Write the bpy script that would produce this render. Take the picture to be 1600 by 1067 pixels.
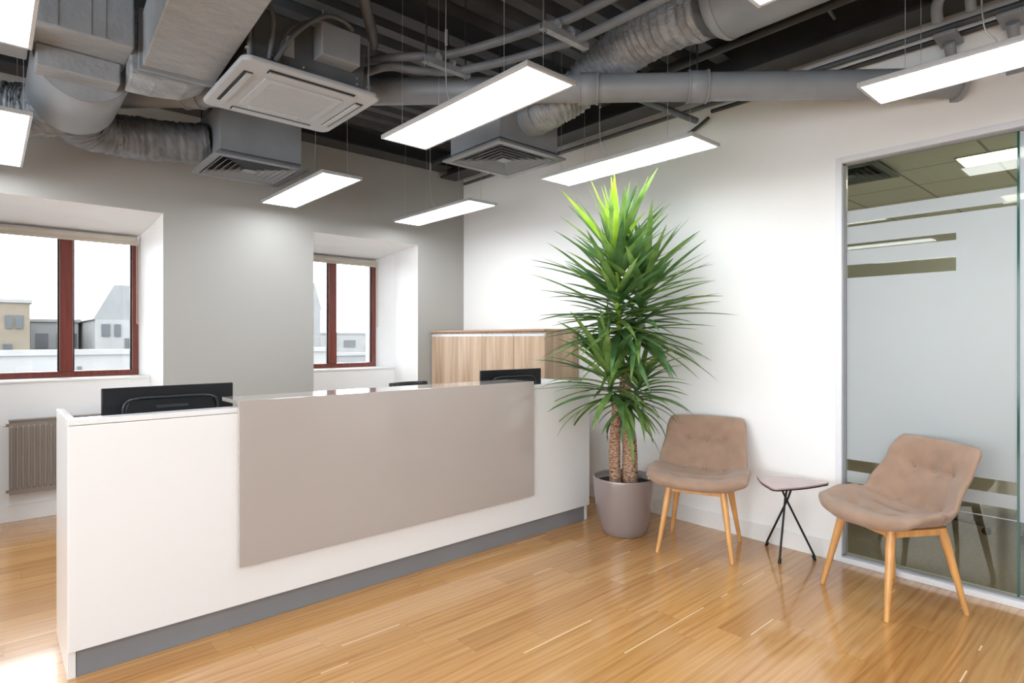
import bpy, bmesh, math, random
from mathutils import Vector, Matrix
random.seed(7)
R = math.radians
PI = math.pi
for o in list(bpy.data.objects): bpy.data.objects.remove(o)
C = bpy.context.scene.collection
SC = bpy.context.scene

# ------------------------------------------------------------------ camera, world, exposure
YAW = R(48.2)
cam = bpy.data.cameras.new('camera'); cam_o = bpy.data.objects.new('camera', cam); C.objects.link(cam_o)
cam.sensor_width = 36.0; cam.sensor_fit = 'HORIZONTAL'
cam.lens = 36.0 * 917.0 / 1600.0
cam.shift_y = -4.5 / 1600.0
cam.clip_start = 0.05; cam.clip_end = 500
cam_o.location = (0, 0, 1.38)
cam_o.rotation_euler = (R(90), 0, YAW - R(90))
SC.camera = cam_o
SC.view_settings.view_transform = 'Standard'
SC.view_settings.look = 'None'
SC.view_settings.gamma = 1.0
SC.view_settings.use_curve_mapping = False
SC.view_settings.exposure = 0.08
PANEL_EMIT = 15.0
SKY = 8.0
w = bpy.data.worlds.new('world'); SC.world = w; w.use_nodes = True
bgn = w.node_tree.nodes['Background']
bgn.inputs[0].default_value = (0.93, 0.97, 1.0, 1); bgn.inputs[1].default_value = SKY
SC.cycles.max_bounces = 10; SC.cycles.diffuse_bounces = 6; SC.cycles.transparent_max_bounces = 12
SC.cycles.glossy_bounces = 4
SC.cycles.sample_clamp_indirect = 6.0

# ------------------------------------------------------------------ materials
def lin(c):
    c /= 255.0
    return c / 12.92 if c <= 0.04045 else ((c + 0.055) / 1.055) ** 2.4
def rgb(r, g, b): return (lin(r), lin(g), lin(b), 1.0)
class NT:
    def __init__(s, m): s.t = m.node_tree; s.n = s.t.nodes; s.l = s.t.links
    def add(s, typ, **kw):
        x = s.n.new(typ)
        for k, v in kw.items(): setattr(x, k, v)
        return x
    def math(s, op, a, b=None, c=None):
        x = s.n.new('ShaderNodeMath'); x.operation = op
        for i, v in enumerate((a, b, c)):
            if v is None: continue
            if isinstance(v, (int, float)): x.inputs[i].default_value = v
            else: s.l.new(v, x.inputs[i])
        return x.outputs[0]
    def mix(s, f, a, b, mode='MIX'):
        x = s.n.new('ShaderNodeMix'); x.data_type = 'RGBA'; x.blend_type = mode
        for sock, v in ((x.inputs[0], f), (x.inputs[6], a), (x.inputs[7], b)):
            if isinstance(v, (int, float, tuple)): sock.default_value = v
            else: s.l.new(v, sock)
        return x.outputs[2]
    def ramp(s, f, stops):
        x = s.n.new('ShaderNodeValToRGB'); e = x.color_ramp.elements
        while len(e) < len(stops): e.new(0.5)
        for i, (p, c) in enumerate(stops): e[i].position = p; e[i].color = c
        s.l.new(f, x.inputs[0]); return x.outputs[0]
def mat(name, col, rough=0.5, metal=0.0, coat=0.0, coat_rough=0.05, var=0.0, var_scale=5.0, bump=0.0, bump_scale=80.0, stretch=None, spec=0.5, trans=0.0, ior=1.45, sheen=0.0, sub=0.0):
    m = bpy.data.materials.new(name); m.use_nodes = True; N = NT(m)
    b = N.n['Principled BSDF']
    b.inputs['Roughness'].default_value = rough; b.inputs['Metallic'].default_value = metal
    b.inputs['Coat Weight'].default_value = coat; b.inputs['Coat Roughness'].default_value = coat_rough
    b.inputs['Specular IOR Level'].default_value = spec
    b.inputs['Transmission Weight'].default_value = trans; b.inputs['IOR'].default_value = ior
    b.inputs['Sheen Weight'].default_value = sheen
    b.inputs['Base Color'].default_value = col
    tc = N.add('ShaderNodeTexCoord'); src = tc.outputs['Object']
    if stretch:
        mp = N.add('ShaderNodeMapping'); mp.inputs['Scale'].default_value = stretch
        N.l.new(src, mp.inputs[0]); src = mp.outputs[0]
    if var:
        nz = N.add('ShaderNodeTexNoise'); nz.inputs['Scale'].default_value = var_scale; nz.inputs['Detail'].default_value = 4
        N.l.new(src, nz.inputs['Vector'])
        hi = tuple(min(1, c * (1 + var)) for c in col[:3]) + (1,); lo = tuple(c * (1 - var) for c in col[:3]) + (1,)
        N.l.new(N.ramp(nz.outputs['Fac'], [(0.3, lo), (0.7, hi)]), b.inputs['Base Color'])
    if bump:
        nb = N.add('ShaderNodeTexNoise'); nb.inputs['Scale'].default_value = bump_scale; nb.inputs['Detail'].default_value = 5
        N.l.new(src, nb.inputs['Vector'])
        bp = N.add('ShaderNodeBump'); bp.inputs['Strength'].default_value = bump; bp.inputs['Distance'].default_value = 0.01
        N.l.new(nb.outputs['Fac'], bp.inputs['Height']); N.l.new(bp.outputs[0], b.inputs['Normal'])
    return m
def emit(name, col, st):
    m = bpy.data.materials.new(name); m.use_nodes = True; N = NT(m)
    b = N.n['Principled BSDF']; b.inputs['Base Color'].default_value = (0.9, 0.9, 0.9, 1)
    b.inputs['Emission Color'].default_value = col; b.inputs['Emission Strength'].default_value = st
    return m
M = {}
M['wall_white'] = mat('wall_white', (0.86, 0.86, 0.855, 1), 0.6, var=0.01, var_scale=2, bump=0.03, bump_scale=200)
M['wall_far'] = mat('wall_far_grey', (0.34, 0.35, 0.36, 1), 0.7, var=0.02)
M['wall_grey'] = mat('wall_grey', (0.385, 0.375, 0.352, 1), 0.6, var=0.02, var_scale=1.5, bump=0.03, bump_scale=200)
M['reveal_white'] = mat('reveal_white', (0.82, 0.82, 0.82, 1), 0.55, var=0.01, bump=0.02, bump_scale=150)
M['trim_white'] = mat('trim_white', (0.82, 0.82, 0.81, 1), 0.35, var=0.01)
M['deck'] = mat('deck_dark_paint', (0.080, 0.086, 0.094, 1), 0.6, var=0.3, var_scale=3, bump=0.1, bump_scale=30)
M['beam'] = mat('beam_dark_paint', (0.044, 0.047, 0.052, 1), 0.55, var=0.25, var_scale=4)
M['duct'] = mat('duct_grey_paint', (0.255, 0.28, 0.31, 1), 0.45, metal=0.05, var=0.12, var_scale=4, bump=0.05, bump_scale=25)
M['duct_dark'] = mat('duct_dark_paint', (0.10, 0.110, 0.122, 1), 0.45, metal=0.05, var=0.2, var_scale=5, bump=0.05, bump_scale=25)
M['foil'] = mat('foil_wrap', (0.30, 0.33, 0.365, 1), 0.30, metal=0.15, var=0.3, var_scale=9, bump=1.0, bump_scale=22, stretch=(1, 1, 2.0))
M['foil_box'] = mat('foil_sheet', (0.30, 0.328, 0.36, 1), 0.42, metal=0.05, var=0.12, var_scale=4, bump=0.6, bump_scale=12, stretch=(1.5, 5, 1.5))
M['foil_dark'] = mat('foil_wrap_dark', (0.15, 0.163, 0.18, 1), 0.4, metal=0.1, var=0.3, var_scale=7, bump=0.8, bump_scale=12)
M['pipe_ins'] = mat('pipe_insulation', (0.145, 0.155, 0.17, 1), 0.5, var=0.15, var_scale=8, bump=0.1, bump_scale=30)
M['galv'] = mat('galvanised', (0.30, 0.32, 0.345, 1), 0.4, metal=0.3, var=0.2, var_scale=20)
M['dark_metal'] = mat('dark_metal', (0.06, 0.06, 0.062, 1), 0.45, metal=0.4, var=0.1)
M['wire'] = mat('steel_wire', (0.65, 0.65, 0.65, 1), 0.35, metal=0.6, var=0.05)
M['panel_frame'] = mat('aluminium_lamp_frame', (0.58, 0.58, 0.59, 1), 0.35, metal=0.4, var=0.03)
M['panel_light'] = emit('lamp_diffuser', (0.90, 0.955, 1.0, 1), PANEL_EMIT)
M['office_light'] = emit('office_ceiling_light', (1.0, 0.95, 0.80, 1), 15.0)
M['ac_white'] = mat('ac_plastic', (0.40, 0.435, 0.475, 1), 0.4, var=0.02)
M['ac_slot'] = mat('ac_slot', (0.02, 0.02, 0.02, 1), 0.6, var=0.1)
M['diff'] = mat('diffuser_grey', (0.20, 0.22, 0.245, 1), 0.4, var=0.03)
M['laminate'] = mat('white_laminate', (0.83, 0.83, 0.83, 1), 0.22, coat=0.35, coat_rough=0.06, var=0.008, var_scale=1)
M['taupe'] = mat('taupe_gloss', (0.44, 0.395, 0.365, 1), 0.12, coat=0.7, coat_rough=0.02, var=0.015, var_scale=1)
M['plinth'] = mat('plinth_grey', (0.225, 0.23, 0.245, 1), 0.45, var=0.04, var_scale=3)
M['alu'] = mat('aluminium', (0.74, 0.755, 0.79, 1), 0.35, metal=0.1, var=0.03, var_scale=10, stretch=(1, 1, 20))
M['radiator'] = mat('radiator_taupe', (0.235, 0.20, 0.175, 1), 0.4, var=0.03)
M['red_frame'] = mat('mahogany_frame', (0.17, 0.038, 0.026, 1), 0.3, coat=0.2, var=0.25, var_scale=5, stretch=(8, 8, 0.6))
M['blind'] = mat('blind_fabric', (0.52, 0.47, 0.40, 1), 0.8, var=0.03, bump=0.2, bump_scale=400)
M['black'] = mat('black_plastic', (0.013, 0.013, 0.015, 1), 0.32, var=0.1, spec=0.4)
M['black_mid'] = mat('black_plastic_ridge', (0.035, 0.036, 0.04, 1), 0.28, var=0.1)
M['black_steel'] = mat('black_steel', (0.012, 0.012, 0.012, 1), 0.35, metal=0.3, var=0.1)
M['fabric'] = mat('mocha_fabric', (0.335, 0.214, 0.148, 1), 0.85, var=0.10, var_scale=14, bump=0.35, bump_scale=350, sheen=0.25)
M['beech'] = mat('beech_legs', (0.66, 0.34, 0.115, 1), 0.35, coat=0.15, var=0.16, var_scale=7, stretch=(6, 6, 0.5))
M['mauve'] = mat('mauve_tabletop', (0.45, 0.325, 0.32, 1), 0.2, coat=0.4, var=0.05, var_scale=6)
M['copper_edge'] = mat('tabletop_edge', (0.30, 0.13, 0.09, 1), 0.4, var=0.1)
M['pot'] = mat('taupe_glazed_pot', (0.25, 0.205, 0.195, 1), 0.16, coat=0.8, coat_rough=0.04, var=0.02)
M['soil'] = mat('soil', (0.025, 0.018, 0.014, 1), 0.95, var=0.6, var_scale=50, bump=1.0, bump_scale=60)
M['glassroom_wall'] = mat('office_wall', (0.72, 0.73, 0.73, 1), 0.7, var=0.02)
M['carpet'] = mat('carpet', (0.24, 0.21, 0.185, 1), 0.95, var=0.15, var_scale=40, bump=0.4, bump_scale=200)
M['white_top'] = mat('white_tabletop', (0.8, 0.8, 0.8, 1), 0.3, var=0.02)

# bark: rough rings of old leaf scars
m = mat('yucca_bark', (0.34, 0.22, 0.15, 1), 0.85); M['bark'] = m; N = NT(m); b = N.n['Principled BSDF']
tc = N.add('ShaderNodeTexCoord'); mp = N.add('ShaderNodeMapping'); mp.inputs['Scale'].default_value = (30, 30, 75)
N.l.new(tc.outputs['Object'], mp.inputs[0])
vz = N.add('ShaderNodeTexVoronoi'); vz.inputs['Scale'].default_value = 1.5; N.l.new(mp.outputs[0], vz.inputs['Vector'])
N.l.new(N.ramp(vz.outputs['Distance'], [(0.1, rgb(205, 175, 150)), (0.55, rgb(160, 122, 98)), (0.9, rgb(90, 62, 48))]), b.inputs['Base Color'])
bp = N.add('ShaderNodeBump'); bp.inputs['Strength'].default_value = 0.9; bp.inputs['Distance'].default_value = 0.006; bp.invert = True
N.l.new(vz.outputs['Distance'], bp.inputs['Height']); N.l.new(bp.outputs[0], b.inputs['Normal'])

def leaf_mat(name, c1, c2):
    m = bpy.data.materials.new(name); m.use_nodes = True; N = NT(m); b = N.n['Principled BSDF']
    tc = N.add('ShaderNodeTexCoord'); nz = N.add('ShaderNodeTexNoise'); nz.inputs['Scale'].default_value = 9
    N.l.new(tc.outputs['Object'], nz.inputs['Vector'])
    col = N.ramp(nz.outputs['Fac'], [(0.3, c1), (0.7, c2)])
    N.l.new(col, b.inputs['Base Color']); b.inputs['Roughness'].default_value = 0.38
    tr = N.add('ShaderNodeBsdfTranslucent'); N.l.new(col, tr.inputs[0])
    mx = N.add('ShaderNodeMixShader'); mx.inputs[0].default_value = 0.28
    N.l.new(b.outputs[0], mx.inputs[1]); N.l.new(tr.outputs[0], mx.inputs[2])
    N.l.new(mx.outputs[0], N.n['Material Output'].inputs[0])
    return m
M['leaf'] = leaf_mat('leaf_green', rgb(84, 124, 56), rgb(146, 176, 98))
M['leaf_dark'] = leaf_mat('leaf_dark', rgb(58, 98, 52), rgb(108, 142, 88))
M['leaf_new'] = leaf_mat('leaf_new', rgb(138, 180, 48), rgb(176, 204, 78))

# wood cabinet
def wood(name, c1, c2, c3, stretch, rough=0.4, coat=0.0):
    m = bpy.data.materials.new(name); m.use_nodes = True; N = NT(m); b = N.n['Principled BSDF']
    tc = N.add('ShaderNodeTexCoord'); mp = N.add('ShaderNodeMapping'); mp.inputs['Scale'].default_value = stretch
    N.l.new(tc.outputs['Object'], mp.inputs[0])
    nz = N.add('ShaderNodeTexNoise'); nz.inputs['Scale'].default_value = 1; nz.inputs['Detail'].default_value = 6; nz.inputs['Distortion'].default_value = 0.6
    N.l.new(mp.outputs[0], nz.inputs['Vector'])
    N.l.new(N.ramp(nz.outputs['Fac'], [(0.3, c1), (0.5, c2), (0.7, c3)]), b.inputs['Base Color'])
    b.inputs['Roughness'].default_value = rough; b.inputs['Coat Weight'].default_value = coat
    return m
M['cab'] = wood('cabinet_walnut', rgb(160, 132, 108), rgb(186, 158, 132), rgb(206, 182, 156), (14, 14, 0.8))
M['cab_top'] = wood('cabinet_top', rgb(165, 132, 104), rgb(182, 148, 118), rgb(196, 166, 136), (6, 1, 6))

# oak plank floor: planks along X, each row offset, each plank its own tone
m = bpy.data.materials.new('oak_floor'); m.use_nodes = True; N = NT(m); M['floor'] = m; b = N.n['Principled BSDF']
tc = N.add('ShaderNodeTexCoord'); sp = N.add('ShaderNodeSeparateXYZ'); N.l.new(tc.outputs['Object'], sp.inputs[0])
X, Y = sp.outputs[0], sp.outputs[1]
PW, PL = 0.1475, 1.05
yr = N.math('DIVIDE', N.math('ADD', Y, 20 * PW - 1.44 + PW * 10), PW); row = N.math('FLOOR', yr); fy = N.math('FRACT', yr)
wn = N.add('ShaderNodeTexWhiteNoise', noise_dimensions='1D'); N.l.new(row, wn.inputs['W'])
xr = N.math('ADD', N.math('DIVIDE', N.math('ADD', X, 20.0), PL), wn.outputs['Value']); colm = N.math('FLOOR', xr); fx = N.math('FRACT', xr)
cid = N.add('ShaderNodeCombineXYZ'); N.l.new(row, cid.inputs[0]); N.l.new(colm, cid.inputs[1])
w2 = N.add('ShaderNodeTexWhiteNoise', noise_dimensions='3D'); N.l.new(cid.outputs[0], w2.inputs['Vector'])
pv = w2.outputs['Value']
off = N.math('MULTIPLY', pv, 37.0)
cv = N.add('ShaderNodeCombineXYZ'); N.l.new(N.math('MULTIPLY', X, 1.1), cv.inputs[0]); N.l.new(N.math('MULTIPLY', Y, 30.0), cv.inputs[1]); N.l.new(off, cv.inputs[2])
g1 = N.add('ShaderNodeTexNoise'); g1.inputs['Scale'].default_value = 1.0; g1.inputs['Detail'].default_value = 7; g1.inputs['Roughness'].default_value = 0.62; g1.inputs['Distortion'].default_value = 0.9
N.l.new(cv.outputs[0], g1.inputs['Vector'])
cv2 = N.add('ShaderNodeCombineXYZ'); N.l.new(N.math('MULTIPLY', X, 0.9), cv2.inputs[0]); N.l.new(N.math('MULTIPLY', Y, 9.0), cv2.inputs[1]); N.l.new(off, cv2.inputs[2])
g2 = N.add('ShaderNodeTexWave', wave_type='BANDS', bands_direction='Y'); g2.inputs['Scale'].default_value = 0.9; g2.inputs['Distortion'].default_value = 11.0; g2.inputs['Detail'].default_value = 3; g2.inputs['Detail Scale'].default_value = 1.2
N.l.new(cv2.outputs[0], g2.inputs['Vector'])
grain = N.math('ADD', N.math('MULTIPLY', g1.outputs['Fac'], 0.75), N.math('MULTIPLY', g2.outputs['Fac'], 0.13))
base = N.ramp(grain, [(0.27, rgb(166, 114, 62)), (0.40, rgb(184, 135, 79)), (0.66, rgb(198, 153, 97))])
tone = N.ramp(pv, [(0.0, (0.86, 0.80, 0.72, 1)), (0.4, (0.97, 0.95, 0.92, 1)), (1.0, (1.08, 1.09, 1.08, 1))])
colr = N.mix(1.0, base, tone, 'MULTIPLY')
# pale filler lines along some seams
edge = N.math('LESS_THAN', fy, 0.045)
w3 = N.add('ShaderNodeTexNoise'); w3.inputs['Scale'].default_value = 1.0
cv3 = N.add('ShaderNodeCombineXYZ'); N.l.new(N.math('MULTIPLY', X, 1.3), cv3.inputs[0]); N.l.new(N.math('MULTIPLY', row, 7.31), cv3.inputs[1])
N.l.new(cv3.outputs[0], w3.inputs['Vector'])
pale = N.math('MULTIPLY', edge, N.math('GREATER_THAN', w3.outputs['Fac'], 0.62))
colr = N.mix(N.math('MULTIPLY', pale, 0.75), colr, rgb(250, 222, 178))
seam = N.math('MAXIMUM', N.math('LESS_THAN', fy, 0.012), N.math('LESS_THAN', fx, 0.0022))
colr = N.mix(N.math('MULTIPLY', seam, 0.35), colr, rgb(120, 78, 40))
N.l.new(colr, b.inputs['Base Color'])
b.inputs['Roughness'].default_value = 0.26
b.inputs['Coat Weight'].default_value = 0.7; b.inputs['Coat Roughness'].default_value = 0.08
bp = N.add('ShaderNodeBump'); bp.inputs['Strength'].default_value = 0.05; bp.inputs['Distance'].default_value = 0.002
N.l.new(grain, bp.inputs['Height']); N.l.new(bp.outputs[0], b.inputs['Normal'])

# clear / frosted glass partition: frosted film between set heights, clear lines between
def partition_glass(name, bands, tint, film=(0.62, 0.665, 0.69, 1)):
    m = bpy.data.materials.new(name); m.use_nodes = True; N = NT(m)
    N.n.remove(N.n['Principled BSDF'])
    tc = N.add('ShaderNodeTexCoord'); sp = N.add('ShaderNodeSeparateXYZ'); N.l.new(tc.outputs['Object'], sp.inputs[0])
    Z = sp.outputs[2]; Yy = sp.outputs[1]
    f = None
    for a, c, ymin in bands:
        k = N.math('MULTIPLY', N.math('GREATER_THAN', Z, a), N.math('LESS_THAN', Z, c))
        if ymin is not None: k = N.math('MULTIPLY', k, N.math('LESS_THAN', Yy, ymin))
        f = k if f is None else N.math('MAXIMUM', f, k)
    tr = N.add('ShaderNodeBsdfTransparent'); tr.inputs[0].default_value = tint
    gl = N.add('ShaderNodeBsdfGlossy'); gl.inputs[0].default_value = (1, 1, 1, 1); gl.inputs['Roughness'].default_value = 0.02
    fr = N.add('ShaderNodeFresnel'); fr.inputs[0].default_value = 1.45
    clear = N.add('ShaderNodeMixShader'); N.l.new(N.math('MULTIPLY', fr.outputs[0], 0.8), clear.inputs[0]); N.l.new(tr.outputs[0], clear.inputs[1]); N.l.new(gl.outputs[0], clear.inputs[2])
    d = N.add('ShaderNodeBsdfDiffuse'); d.inputs[0].default_value = film
    t = N.add('ShaderNodeBsdfTranslucent'); t.inputs[0].default_value = film
    dt = N.add('ShaderNodeMixShader'); dt.inputs[0].default_value = 0.35; N.l.new(d.outputs[0], dt.inputs[1]); N.l.new(t.outputs[0], dt.inputs[2])
    dt2 = N.add('ShaderNodeMixShader'); dt2.inputs[0].default_value = 0.22; N.l.new(dt.outputs[0], dt2.inputs[1]); N.l.new(tr.outputs[0], dt2.inputs[2])
    g2 = N.add('ShaderNodeBsdfGlossy'); g2.inputs['Roughness'].default_value = 0.25
    fm = N.add('ShaderNodeMixShader'); N.l.new(N.math('MULTIPLY', fr.outputs[0], 0.7), fm.inputs[0]); N.l.new(dt2.outputs[0], fm.inputs[1]); N.l.new(g2.outputs[0], fm.inputs[2])
    mx = N.add('ShaderNodeMixShader')
    if f is None: mx.inputs[0].default_value = 0
    else: N.l.new(f, mx.inputs[0])
    N.l.new(clear.outputs[0], mx.inputs[1]); N.l.new(fm.outputs[0], mx.inputs[2])
    N.l.new(mx.outputs[0], N.n['Material Output'].inputs[0])
    return m
M['pane'] = partition_glass('window_glass', [], (0.97, 0.98, 0.98, 1))
M['pane_edge'] = mat('glass_edge', (0.02, 0.09, 0.07, 1), 0.1, var=0.05)
FB = [(2.095, 2.17, None), (1.965, 2.072, None), (1.925, 1.965, 0.78), (1.835, 1.925, None), (1.755, 1.835, 0.78), (0.632, 1.755, None), (0.49, 0.562, None), (0.43, 0.435, None)]
M['office_glass'] = partition_glass('office_glass', FB, (0.79, 0.80, 0.71, 1))
M['office_glass_2'] = partition_glass('office_glass_door', FB + [(0.435, 3.0, None)], (0.80, 0.86, 0.86, 1), (0.70, 0.75, 0.80, 1))

# ------------------------------------------------------------------ mesh helpers
class MB:
    def __init__(s): s.bm = bmesh.new(); s.mi = 0
    def _f(s, vs, smooth=False):
        try:
            f = s.bm.faces.new(vs); f.material_index = s.mi; f.smooth = smooth; return f
        except ValueError: return None
    def box(s, x0, x1, y0, y1, z0, z1, bev=0.0, mx=None):
        b2 = bmesh.new()
        P = [(x, y, z) for x in (x0, x1) for y in (y0, y1) for z in (z0, z1)]
        v = [b2.verts.new(p) for p in P]
        for q in ((0, 1, 3, 2), (4, 6, 7, 5), (0, 4, 5, 1), (2, 3, 7, 6), (0, 2, 6, 4), (1, 5, 7, 3)): b2.faces.new([v[i] for i in q])
        if bev > 0: bmesh.ops.bevel(b2, geom=b2.edges[:], offset=bev, segments=2, affect='EDGES', profile=0.5)
        s._merge(b2, mx, smooth=bev > 0); return s
    def _merge(s, b2, mx=None, smooth=False):
        mp = {}
        for v in b2.verts: mp[v] = s.bm.verts.new(mx @ v.co if mx else v.co)
        for f in b2.faces:
            nf = s._f([mp[v] for v in f.verts]); 
            if nf: nf.smooth = False
        b2.free()
    def prism(s, pts, z0, z1, bev=0.0, axis='z', mx=None):
        b2 = bmesh.new()
        def P(p, h): return (p[0], p[1], h) if axis == 'z' else ((h, p[0], p[1]) if axis == 'x' else (p[0], h, p[1]))
        lo = [b2.verts.new(P(p, z0)) for p in pts]; hi = [b2.verts.new(P(p, z1)) for p in pts]
        n = len(pts)
        b2.faces.new(lo[::-1]); b2.faces.new(hi)
        for i in range(n): b2.faces.new([lo[i], lo[(i + 1) % n], hi[(i + 1) % n], hi[i]])
        bmesh.ops.recalc_face_normals(b2, faces=b2.faces[:])
        if bev > 0:
            es = [e for e in b2.edges if abs(e.calc_face_angle(0)) > 0.5]
            bmesh.ops.bevel(b2, geom=es, offset=bev, segments=2, affect='EDGES', profile=0.5)
        s._merge(b2, mx); return s
    def tube(s, pts, rad, seg=12, caps=True, squash=None):
        pts = [Vector(p) for p in pts]; n = len(pts)
        if not isinstance(rad, (list, tuple)): rad = [rad] * n
        tan = []
        for i in range(n):
            a = pts[max(i - 1, 0)]; b = pts[min(i + 1, n - 1)]
            t = (b - a); tan.append(t.normalized() if t.length > 1e-9 else Vector((0, 0, 1)))
        up = Vector((0, 0, 1)) if abs(tan[0].z) < 0.95 else Vector((1, 0, 0))
        nrm = (up - tan[0] * up.dot(tan[0])).normalized(); rings = []
        for i in range(n):
            if i: 
                nrm = (nrm - tan[i] * nrm.dot(tan[i])).normalized()
            bi = tan[i].cross(nrm); ring = []
            for k in range(seg):
                a = 2 * PI * k / seg
                o = nrm * math.cos(a) * rad[i] * (squash or 1.0) + bi * math.sin(a) * rad[i]
                ring.append(s.bm.verts.new(pts[i] + o))
            rings.append(ring)
        for i in range(n - 1):
            for k in range(seg): s._f([rings[i][k], rings[i][(k + 1) % seg], rings[i + 1][(k + 1) % seg], rings[i + 1][k]], True)
        if caps:
            for rg_ in (rings[0][::-1], rings[-1]): s._f([s.bm.verts.new(v.co) for v in rg_])
        return s
    def lathe(s, prof, cx=0, cy=0, seg=40, z0=0.0):
        rings = []
        for r, z in prof: rings.append([s.bm.verts.new((cx + r * math.cos(2 * PI * k / seg), cy + r * math.sin(2 * PI * k / seg), z0 + z)) for k in range(seg)])
        for i in range(len(rings) - 1):
            for k in range(seg): s._f([rings[i][k], rings[i][(k + 1) % seg], rings[i + 1][(k + 1) % seg], rings[i + 1][k]], True)
        s._f(rings[0][::-1]); s._f(rings[-1]); return s
    def grid(s, fn, nu, nv, smooth=True):
        V = [[s.bm.verts.new(fn(i / nu, j / nv)) for i in range(nu + 1)] for j in range(nv + 1)]
        for j in range(nv):
            for i in range(nu): s._f([V[j][i], V[j][i + 1], V[j + 1][i + 1], V[j + 1][i]], smooth)
        return V
    def build(s, name, mats, parent=None, loc=None, auto=True, recalc=True):
        if recalc: bmesh.ops.recalc_face_normals(s.bm, faces=s.bm.faces[:])
        me = bpy.data.meshes.new(name); s.bm.to_mesh(me); s.bm.free()
        if not isinstance(mats, (list, tuple)): mats = [mats]
        for x in mats: me.materials.append(x)
        o = bpy.data.objects.new(name, me); C.objects.link(o)
        if parent is not None: o.parent = parent
        if loc is not None: o.location = loc
        return o
def tag(o, label=None, cat=None, group=None, kind=None):
    if label: o['label'] = label
    if cat: o['category'] = cat
    if group: o['group'] = group
    if kind: o['kind'] = kind
    return o
def thing(name, label, cat, loc=(0, 0, 0), rz=0.0, group=None):
    o = bpy.data.objects.new(name, None); C.objects.link(o); o.location = loc; o.rotation_euler = (0, 0, rz); o.empty_display_size = 0.1
    return tag(o, label, cat, group)
def struct(o, label=None):
    o['kind'] = 'structure'
    if label: o['label'] = label
    return o
def copy_tree(o, parent=None):
    c = o.copy(); C.objects.link(c)
    if parent is not None: c.parent = parent
    for ch in [x for x in bpy.data.objects if x.parent == o and x != c]: copy_tree(ch, c)
    return c
def spline(pts, n=8):
    P = [Vector(p) for p in pts]; out = []
    for i in range(len(P) - 1):
        p0 = P[max(i - 1, 0)]; p1 = P[i]; p2 = P[i + 1]; p3 = P[min(i + 2, len(P) - 1)]
        for k in range(n):
            t = k / n
            out.append(0.5 * ((2 * p1) + (-p0 + p2) * t + (2 * p0 - 5 * p1 + 4 * p2 - p3) * t * t + (-p0 + 3 * p1 - 3 * p2 + p3) * t ** 3))
    out.append(P[-1]); return out
def interp(xs, ys, x):
    if x <= xs[0]: return ys[0]
    for i in range(len(xs) - 1):
        if x <= xs[i + 1]:
            t = (x - xs[i]) / (xs[i + 1] - xs[i]); t = t * t * (3 - 2 * t)
            return ys[i] * (1 - t) + ys[i + 1] * t
    return ys[-1]

# ------------------------------------------------------------------ room shell
WX = 3.94; WY = 5.211; NY = 5.82; GY = 6.08; OY = 6.32; ZC = 3.34
LX = -3.6; BY = -3.6
mb = MB(); mb.box(LX - .2, WX + .03, BY - .2, OY, -0.12, 0.0); struct(mb.build('floor', M['floor']))
# ceiling: corrugated steel deck, ribs along X
mb = MB(); y = BY - .2; prof = []
pitch = 0.20; k = 0
while y < OY + 0.02:
    prof += [(y, ZC + .09), (y + .075, ZC + .09), (y + .095, ZC), (y + .18, ZC)]
    y += pitch
prof += [(y, ZC + .09), (y, ZC + .25), (BY - .2, ZC + .25)]
mb.prism(prof, LX - .2, WX + .2, axis='x'); struct(mb.build('ceiling', M['deck']))
# window wall (back): piers, lintels, breast walls
n1 = dict(l=-.10, r=1.02, li=-.14, ri=1.045, lw=-.06, rw=1.0)
n2 = dict(l=2.225, r=3.344, li=2.16, ri=3.43, lw=2.27, rw=3.335)
mb = MB()
mb.prism([(LX, WY), (n1['l'], WY), (n1['li'], NY), (n1['lw'], GY), (n1['lw'], OY), (LX, OY)], 0, ZC)
mb.prism([(n1['r'], WY), (n2['l'], WY), (n2['li'], NY), (n2['lw'], GY), (n2['lw'], OY), (n1['rw'], OY), (n1['rw'], GY), (n1['ri'], NY)], 0, ZC)
mb.prism([(n2['r'], WY), (WX + .1, WY), (WX + .1, OY), (n2['rw'], OY), (n2['rw'], GY), (n2['ri'], NY)], 0, ZC)
for n in (n1, n2):
    mb.prism([(WY + .012, 2.355), (NY, 2.345), (GY, 2.285), (OY - .01, 2.285), (OY - .01, ZC), (WY + .012, ZC)], n['li'] + .001, n['ri'] - .001, axis='x')
    mb.box(n['l'], n['r'], WY, WY + .012, 2.355, ZC)
    mb.box(n['li'] + .001, n['ri'] - .001, NY, OY, 0, 1.045)
wb = mb.build('wall_back', [M['wall_grey'], M['reveal_white']]); struct(wb)
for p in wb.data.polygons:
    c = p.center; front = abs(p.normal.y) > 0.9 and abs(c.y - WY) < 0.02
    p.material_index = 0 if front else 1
# right wall with the opening of the glazed office
GT = 2.499; GYn = 1.381; GYf = -1.05
mb = MB(); mb.box(WX, WX + .10, GYn, OY, 0, ZC); mb.box(WX, WX + .10, GYf, GYn, GT, ZC); mb.box(WX, WX + .10, BY, GYf, 0, ZC)
struct(mb.build('wall_right', M['wall_white']))
# unseen walls, grey to cut bounce; openings in the left one added for daylight
mb = MB(); mb.box(LX - .2, LX, BY, -3.2, 0, ZC); mb.box(LX - .2, LX, 3.4, WY, 0, ZC); mb.box(LX - .2, LX, -3.2, 3.4, 0, .4); mb.box(LX - .2, LX, -3.2, 3.4, 2.45, ZC)
for yy in (-1.6, 0.0, 1.7): mb.box(LX - .2, LX, yy - .05, yy + .05, .4, 2.45)
struct(mb.build('wall_left', M['wall_far']))
mb = MB(); mb.box(LX - .2, WX + .1, BY - .2, BY, 0, ZC)
struct(mb.build('wall_front', M['wall_far']))
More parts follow.
